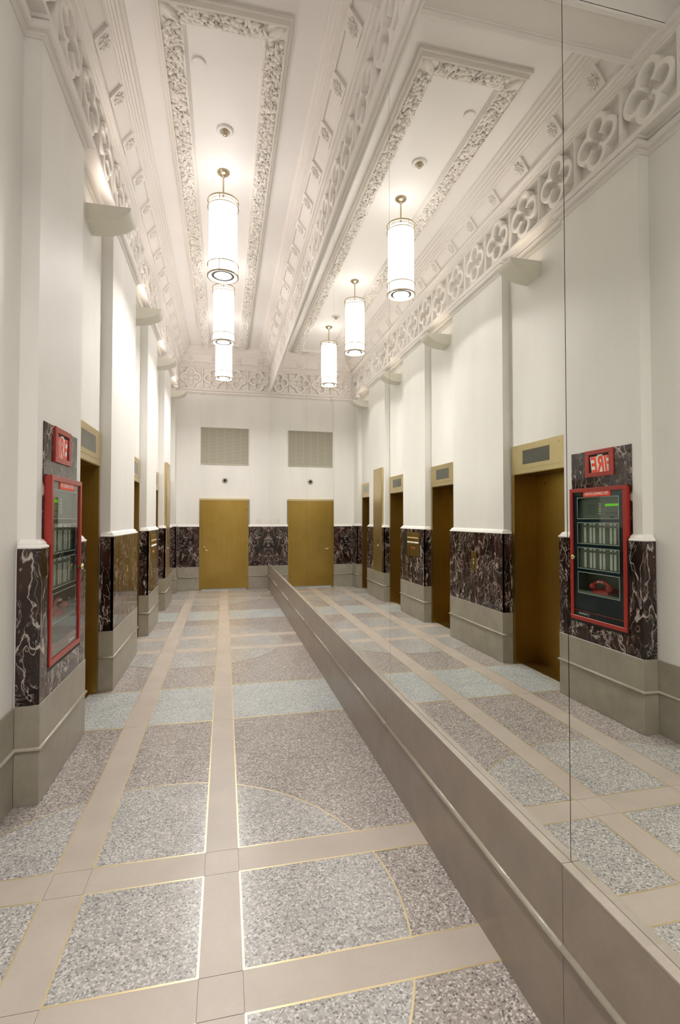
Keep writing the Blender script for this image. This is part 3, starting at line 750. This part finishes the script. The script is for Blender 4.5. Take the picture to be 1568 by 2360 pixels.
# sprinklers and cover disc
def sprinkler(x, y, label):
    r = empty('sprinkler', (x, y, ZC), label, 'sprinkler', 'ceiling sprinklers')
    MB().lathe((x, y, ZC), [(0, 0), (.085, 0), (.085, -.008), (.070, -.016), (.050, -.018), (.048, -.006), (0, -.006)], 28).build('escutcheon', 'white_metal', r, True)
    MB().lathe((x, y, ZC), [(.030, -.006), (.030, -.024), (.018, -.034), (.010, -.048), (.022, -.052), (.022, -.055), (0, -.055)], 20).build('head', 'nickel', r, True)
sprinkler(-.018, 5.235, 'round white sprinkler on the ceiling before the nearest lantern')
sprinkler(-.06, 9.66, 'round white sprinkler on the ceiling before the farthest lantern')
dc = empty('ceiling_disc', (-.243, 4.49, ZC), 'plain white round cover plate on the ceiling inside the foliage frame', 'cover plate')
MB().lathe((-.243, 4.49, ZC), [(0, 0), (.056, 0), (.058, -.004), (.056, -.014), (.050, -.017), (0, -.018)], 32).build('plate', 'ceiling', dc)

# ------------------------------------------------------------------ wall uplights
SL = .255; SP = .365; SH = .155; ZS = 4.385
def sconce(yc, label):
    x0 = XW
    root = empty('wall_uplight', (x0, yc, ZS), label, 'wall lamp', 'quarter-round plaster wall uplights')
    n = 18; out = []; inn = []
    for i in range(n+1):
        a = PI/2*i/n
        out.append((x0+SP*math.cos(a), ZS-SH*math.sin(a))); inn.append((x0+(SP-.012)*math.cos(a), ZS-(SH-.012)*math.sin(a)))
    m = MB(); ya, yb = yc-SL/2+.010, yc+SL/2-.010
    k = n+1
    vs = [(x, ya, z) for x, z in out]+[(x, yb, z) for x, z in out]+[(x, ya, z) for x, z in inn]+[(x, yb, z) for x, z in inn]
    fs = []
    for i in range(n): fs += [(i, i+1, k+i+1, k+i), (2*k+i, 3*k+i, 3*k+i+1, 2*k+i+1)]
    fs += [(0, k, 3*k, 2*k)]
    m.add(vs, fs); fixn(m.build('bowl', 'sconce', root, True))
    for a, b in ((yc-SL/2, ya), (yb, yc+SL/2)):
        pts = out+[(x0, ZS)]; q = len(pts)
        fixn(MB().add([(x, a, z) for x, z in pts]+[(x, b, z) for x, z in pts], [tuple(range(q)), tuple(range(q, 2*q))[::-1]]+[(i, (i+1) % q, (i+1) % q+q, i+q) for i in range(q)]).build('end_plate', 'sconce', root))
    l = bpy.data.lights.new('uplight_tube', 'AREA'); l.shape = 'RECTANGLE'; l.size = .10; l.size_y = .20; l.energy = SCONCE_W; l.color = (1.0, .87, .78)
    lo = bpy.data.objects.new('uplight_tube', l); COL.objects.link(lo); lo.parent = root; lo.location = (.20, 0, -.035); lo.rotation_euler = (0, math.radians(-122), 0)
    return root
SC = ['quarter-round wall uplight above the nearest elevator', 'quarter-round wall uplight above the second elevator', 'quarter-round wall uplight above the third elevator', 'quarter-round wall uplight above the farthest elevator']
for (yc, lb) in zip((4.85, 7.06, 9.17, 11.40), SC): sconce(yc, lb)

# ------------------------------------------------------------------ small brass fittings on the piers
cp = empty('call_plate', (XP, 5.98, .98), 'narrow bronze elevator call plate on the second marble pier', 'button plate')
MB().bbox(XP-.002, XP+.006, 5.920, 6.040, .980, 1.234, .0015).build('plate', 'brass', cp)
for z in (1.085, 1.125):
    MB().lathe((XP+.006, 5.98, z), [(.0, .004), (.013, .004), (.015, 0)], 16, 'x').build('button', 'brass_polish', cp, True)
kb = empty('key_board', (XP, 8.10, 1.02), 'square bronze key-switch board set into the third marble pier', 'panel')
B(XP-.003, XP+.0015, 7.80, 8.55, 1.018, 1.430).build('recess', 'black', kb)
MB().bbox(XP, XP+.008, 7.82, 8.385, 1.022, 1.420, .0015).build('plate', 'brass', kb)
for r_, z in enumerate((1.328, 1.252)):
    for k in range(12):
        MB().lathe((XP+.008, 7.865+k*.0415, z), [(.013, 0), (.013, .010), (0, .012)], 10, 'x').build('key_switch', 'brass_polish' if r_ == 0 else 'white', kb, True)
MB().lathe((XP+.008, 8.13, 1.16), [(.016, 0), (.016, .006), (0, .008)], 14, 'x').build('red_button', 'red_bright', kb, True)
MB().lathe((XP+.008, 8.03, 1.16), [(.012, 0), (.012, .006), (0, .008)], 14, 'x').build('button', 'brass_polish', kb, True)
tp = empty('control_panel', (XP, 10.11, .57), 'tall narrow bronze control panel rising up the fourth pier', 'panel')
MB().bbox(XP+.0005, XP+.006, 9.825, 10.390, ZBASE+.002, 2.690, .002).build('plate', 'brass_light', tp)
B(XU+.0005, XP+.0005, 9.826, 10.389, ZDADO+.001, 2.689).build('housing', 'brass_light', tp)
B(XP+.005, XP+.0085, 9.99, 10.14, 1.178, 1.238).build('display', 'display', tp)
MB().lathe((XP+.006, 10.065, 1.10), [(.014, 0), (.014, .006), (0, .008)], 14, 'x').build('button', 'white', tp, True)
for k in range(3):
    for j in range(2): MB().lathe((XP+.006, 10.02+j*.09, 1.60+k*.05), [(.011, 0), (.011, .003), (0, .003)], 10, 'x').build('keyhole', 'brass', tp)
for z in (2.66, 2.05):
    MB().lathe((XP+.006, 9.845, z), [(.008, 0), (.008, .003), (0, .003)], 10, 'x').build('screw', 'black', tp)

# ------------------------------------------------------------------ fire command station
fs_ = empty('fire_command_station', (-1.10, 3.78, .74), 'red framed fire command cabinet with glazed navy door in the nearest pier', 'cabinet')
XF = -1.036
y0, y1, z0, z1 = 3.446, 4.118, .742, 1.922
body = MB()
for a in ((-1.25, -1.245, y0+.004, y1-.004, z0+.004, z1-.004), (-1.245, XF-.014, y0+.004, y0+.012, z0+.004, z1-.004), (-1.245, XF-.014, y1-.012, y1-.004, z0+.004, z1-.004),
          (-1.245, XF-.014, y0+.012, y1-.012, z0+.004, z0+.012), (-1.245, XF-.014, y0+.012, y1-.012, z1-.012, z1-.004)): body.box(*a)
body.build('body', 'red', fs_)
lin = MB()
for a in ((-1.2445, -1.243, y0+.0125, y1-.0125, z0+.0125, z1-.0125), (-1.243, XF-.022, y0+.0125, y0+.0138, z0+.0125, z1-.0125), (-1.243, XF-.022, y1-.0138, y1-.0125, z0+.0125, z1-.0125)): lin.box(*a)
lin.build('inner_lining', 'panel_grey', fs_)
nc = MB()
nc.box(XU-.03, XP+.0005, 3.4295, 3.4405, .719, 1.49); nc.box(XU-.03, XP-.0005, 3.4405, 4.1405, .719, .7405)
nc.build('shadow_gap', 'black', fs_)  # black strips painted in for the shaded gap beside and below the cabinet
f = .034
fm_ = MB(); fm_.bbox(XF-.014, XF, y0, y1, z1-f, z1, .002); fm_.bbox(XF-.014, XF, y0, y1, z0, z0+f, .002); fm_.bbox(XF-.014, XF, y0, y0+f, z0+f, z1-f, .002); fm_.bbox(XF-.014, XF, y1-f, y1, z0+f, z1-f, .002)
dr = fm_.build('door', 'red', fs_)
B(XF-.0125, XF-.0095, y0+f-.002, y1-f+.002, z0+f-.002, z1-f+.002).build('glass_pane', 'glass', dr)
# navy plate behind the glass with four windows
xa, xbk = XF-.020, XF-.016
wy0, wy1 = 3.539, 4.028
wins = [(1.653, 1.835), (1.431, 1.612), (1.209, 1.391), (.988, 1.170)]
np_ = MB(); ya, yb, za, zb = y0+.012, y1-.012, z0+.012, z1-.012
np_.box(xa, xbk, ya, wy0, za, zb); np_.box(xa, xbk, wy1, yb, za, zb)
edges = [zb]+[e for w in wins for e in (w[1], w[0])]+[za]
for k in range(0, len(edges), 2): np_.box(xa, xbk, wy0, wy1, edges[k+1], edges[k])
nv_ = np_.build('navy_plate', 'navy', dr)
for (a, b) in wins:
    t_ = .0055; l_ = MB()
    l_.box(xbk, xbk+.001, wy0-t_, wy1+t_, b, b+t_); l_.box(xbk, xbk+.001, wy0-t_, wy1+t_, a-t_, a); l_.box(xbk, xbk+.001, wy0-t_, wy0, a, b); l_.box(xbk, xbk+.001, wy1, wy1+t_, a, b)
    l_.build('window_outline', 'line', dr)
B(xbk, xbk+.001, y0+f, y1-f, .824, .8275).build('red_line', 'red_bright', dr)
# maker's mark: ring and a row of strokes
mk = MB(); mk.lathe((xbk+.0008, 3.905, .800), [(.0125, 0), (.0125, .0006), (.0085, .0006), (.0085, 0)], 20, 'x')
for k in range(11):
    yy = 3.925+k*.0095; mk.box(xbk, xbk+.001, yy, yy+.006, .793, .805)
mk.box(xbk, xbk+.001, 3.922, 4.028, .808, .8095); mk.build('maker_mark', 'line', dr)
# name plate with lettering
pl_ = MB().bbox(XF-.0095, XF-.006, 3.617, 3.943, 1.843, 1.893, .001).build('name_plate', 'red_bright', fs_)
vs, ff = text_mesh('FIRE COMMAND STATION', .034, .70, .0005)
MB().add([(XF-.0056, 3.78+u, 1.868+v) for u, v in vs], ff).build('lettering', 'white', pl_)
for yy in (3.625, 3.935):
    for zz in (1.849, 1.887): MB().lathe((XF-.006, yy, zz), [(.003, 0), (.003, .001), (0, .001)], 8, 'x').build('screw', 'black', pl_)
MB().lathe((XF-.009, 4.052, 1.303), [(.0, 0), (.010, 0), (.009, .012), (.012, .020), (.021, .026), (.023, .034), (.018, .041), (0, .044)], 20, 'x').build('knob', 'brass_polish', fs_, True)
# upper control module
w = wins[0]
cm = B(-1.095, -1.085, y0+.014, y1-.014, w[0]-.018, w[1]+.018).build('control_module', 'panel_grey', fs_)
B(-1.085, -1.0835, 3.570, 3.725, 1.757, 1.777).build('lcd', 'lcd', cm)
B(-1.085, -1.0838, 3.845, 3.945, 1.682, 1.775).build('legend_block', 'panel_teal', cm)
for k in range(5): B(-1.085, -1.083, 3.775, 3.800, 1.690+k*.021, 1.699+k*.021).build('legend', 'key', cm)
for k in range(4): MB().lathe((-1.085, 3.60+k*.035, 1.70), [(.005, 0), (.005, .004), (0, .004)], 10, 'x').build('button', 'black', cm)
B(-1.085, -1.081, 3.625, 3.665, 1.657, 1.670).build('slot', 'black', cm)
# two switch modules with columns of white keys
for w in wins[1:3]:
    smod = B(-1.085, -1.078, y0+.014, y1-.014, w[0]-.018, w[1]+.018).build('switch_module', 'panel_grey', fs_)
    B(-1.078, -1.0725, y0+.02, y1-.02, w[1]-.036, w[1]-.026).build('rail', 'panel_grey', smod)
    for yk in (3.963, 3.893, 3.850, 3.775, 3.733, 3.652, 3.607):
        m_ = MB()
        for r_ in range(8): m_.box(-1.078, -1.075, yk-.0125, yk+.0125, w[0]+.006+r_*.0172, w[0]+.006+r_*.0172+.0150)
        m_.box(-1.078, -1.075, yk-.0125, yk+.0125, w[1]-.020, w[1]-.002)
        m_.build('key_column', 'key', smod)
    for yk in (3.937, 3.918, 3.828, 3.795, 3.710, 3.680, 3.583, 3.560):
        m_ = MB()
        for r_ in range(8): m_.box(-1.078, -1.0765, yk-.004, yk+.004, w[0]+.010+r_*.0172, w[0]+.010+r_*.0172+.007)
        m_.build('lamp_column', 'panel_teal', smod)
# telephone niche
w = wins[3]; tn = MB()
tn.box(-1.22, -1.215, y0+.014, y1-.014, w[0]-.03, w[1]+.018); tn.box(-1.215, xa-.001, y0+.014, y1-.014, w[0]-.03, w[0]+.012); tn.box(-1.215, -1.078, y0+.014, y1-.014, w[1]+.010, w[1]+.018)
tn.build('telephone_niche', 'panel_grey', fs_)
tel = empty('telephone', (-1.13, 3.79, w[0]+.012), 'red telephone handset on its cradle behind the lowest cabinet window', 'telephone')
zt = w[0]+.0135
MB().add([(-1.19, 3.70, zt), (-1.075, 3.70, zt), (-1.075, 3.90, zt), (-1.19, 3.90, zt), (-1.18, 3.72, zt+.045), (-1.11, 3.72, zt+.03), (-1.11, 3.88, zt+.03), (-1.18, 3.88, zt+.045)], [(0,3,2,1),(4,5,6,7),(0,1,5,4),(1,2,6,5),(2,3,7,6),(3,0,4,7)]).build('cradle', 'phone', tel)
hp = [(-1.10, 3.690+.215*i/12, zt+.062+.040*math.sin(PI*i/12)) for i in range(13)]
hs = MB(); hs.tube(hp, [.020 if i in (0, 12) else .0155 for i in range(13)], 10)
hs.ell((-1.095, 3.700, zt+.052), (.028, .034, .028), None, 14, 9); hs.ell((-1.095, 3.895, zt+.052), (.028, .034, .028), None, 14, 9)
hs.build('handset', 'phone', tel, True)
for yy in (3.775, 3.815): B(-1.086, -1.082, yy-.012, yy+.012, zt+.094, zt+.106).build('tag', 'white', tel)
MB().tube([(-1.09+.008*math.cos(k*.9), 3.67-k*.0022, zt+.012+.008*math.sin(k*.9)) for k in range(56)], .003, 6).build('cord', 'black', tel, True)

# FIRE sign above the cabinet
sg = empty('fire_sign', (XU, 3.778, 2.017), 'red framed FIRE sign holding a tilted white card above the cabinet', 'sign')
XS = XU+.006; g0, g1, h0, h1 = 3.608, 3.948, 2.018, 2.250
i0, i1, j0, j1 = 3.660, 3.900, 2.054, 2.213
fm_ = MB(); fm_.bbox(XS-.001, XS+.013, g0, g1, j1, h1, .002); fm_.bbox(XS-.001, XS+.013, g0, g1, h0, j0, .002); fm_.bbox(XS-.001, XS+.013, g0, i0, j0, j1, .002); fm_.bbox(XS-.001, XS+.013, i1, g1, j0, j1, .002)
fm_.build('frame', 'red', sg)
B(XS-.0005, XS+.002, i0, i1, j0, j1).build('backing', 'black', sg)
xc = XS+.005
def sh(u, v): return (u+.155*(v-2.13), v)         # the card leans sideways
cq = [sh(i0-.028, j0-.002), sh(3.878, j0-.002), sh(3.878, 2.196), sh(i0-.038, 2.190)]
cq = [(max(i0, u), v) for u, v in cq]
card = MB().prism_x(cq, XS+.003, xc).build('card', 'white', sg)
MB().prism_x([(3.74, 2.190), (3.80, 2.190), (3.80, 2.207), (3.74, 2.206)], XS+.003, xc).build('tab', 'white', card)
vs, ff = text_mesh('FIRE', .20, .52, .0055)
wd = max(u for u, v in vs)-min(u for u, v in vs); sc2 = .245/wd
cv = []
for u, v in vs:
    yy, zz = sh(3.868-.1225+u*sc2, 2.1145+v*.96)
    cv.append((xc+.0012, max(i0+.0005, yy), max(j0+.001, min(zz, j1-.002))))
MB().add(cv, ff).build('lettering', 'red_bright', card)
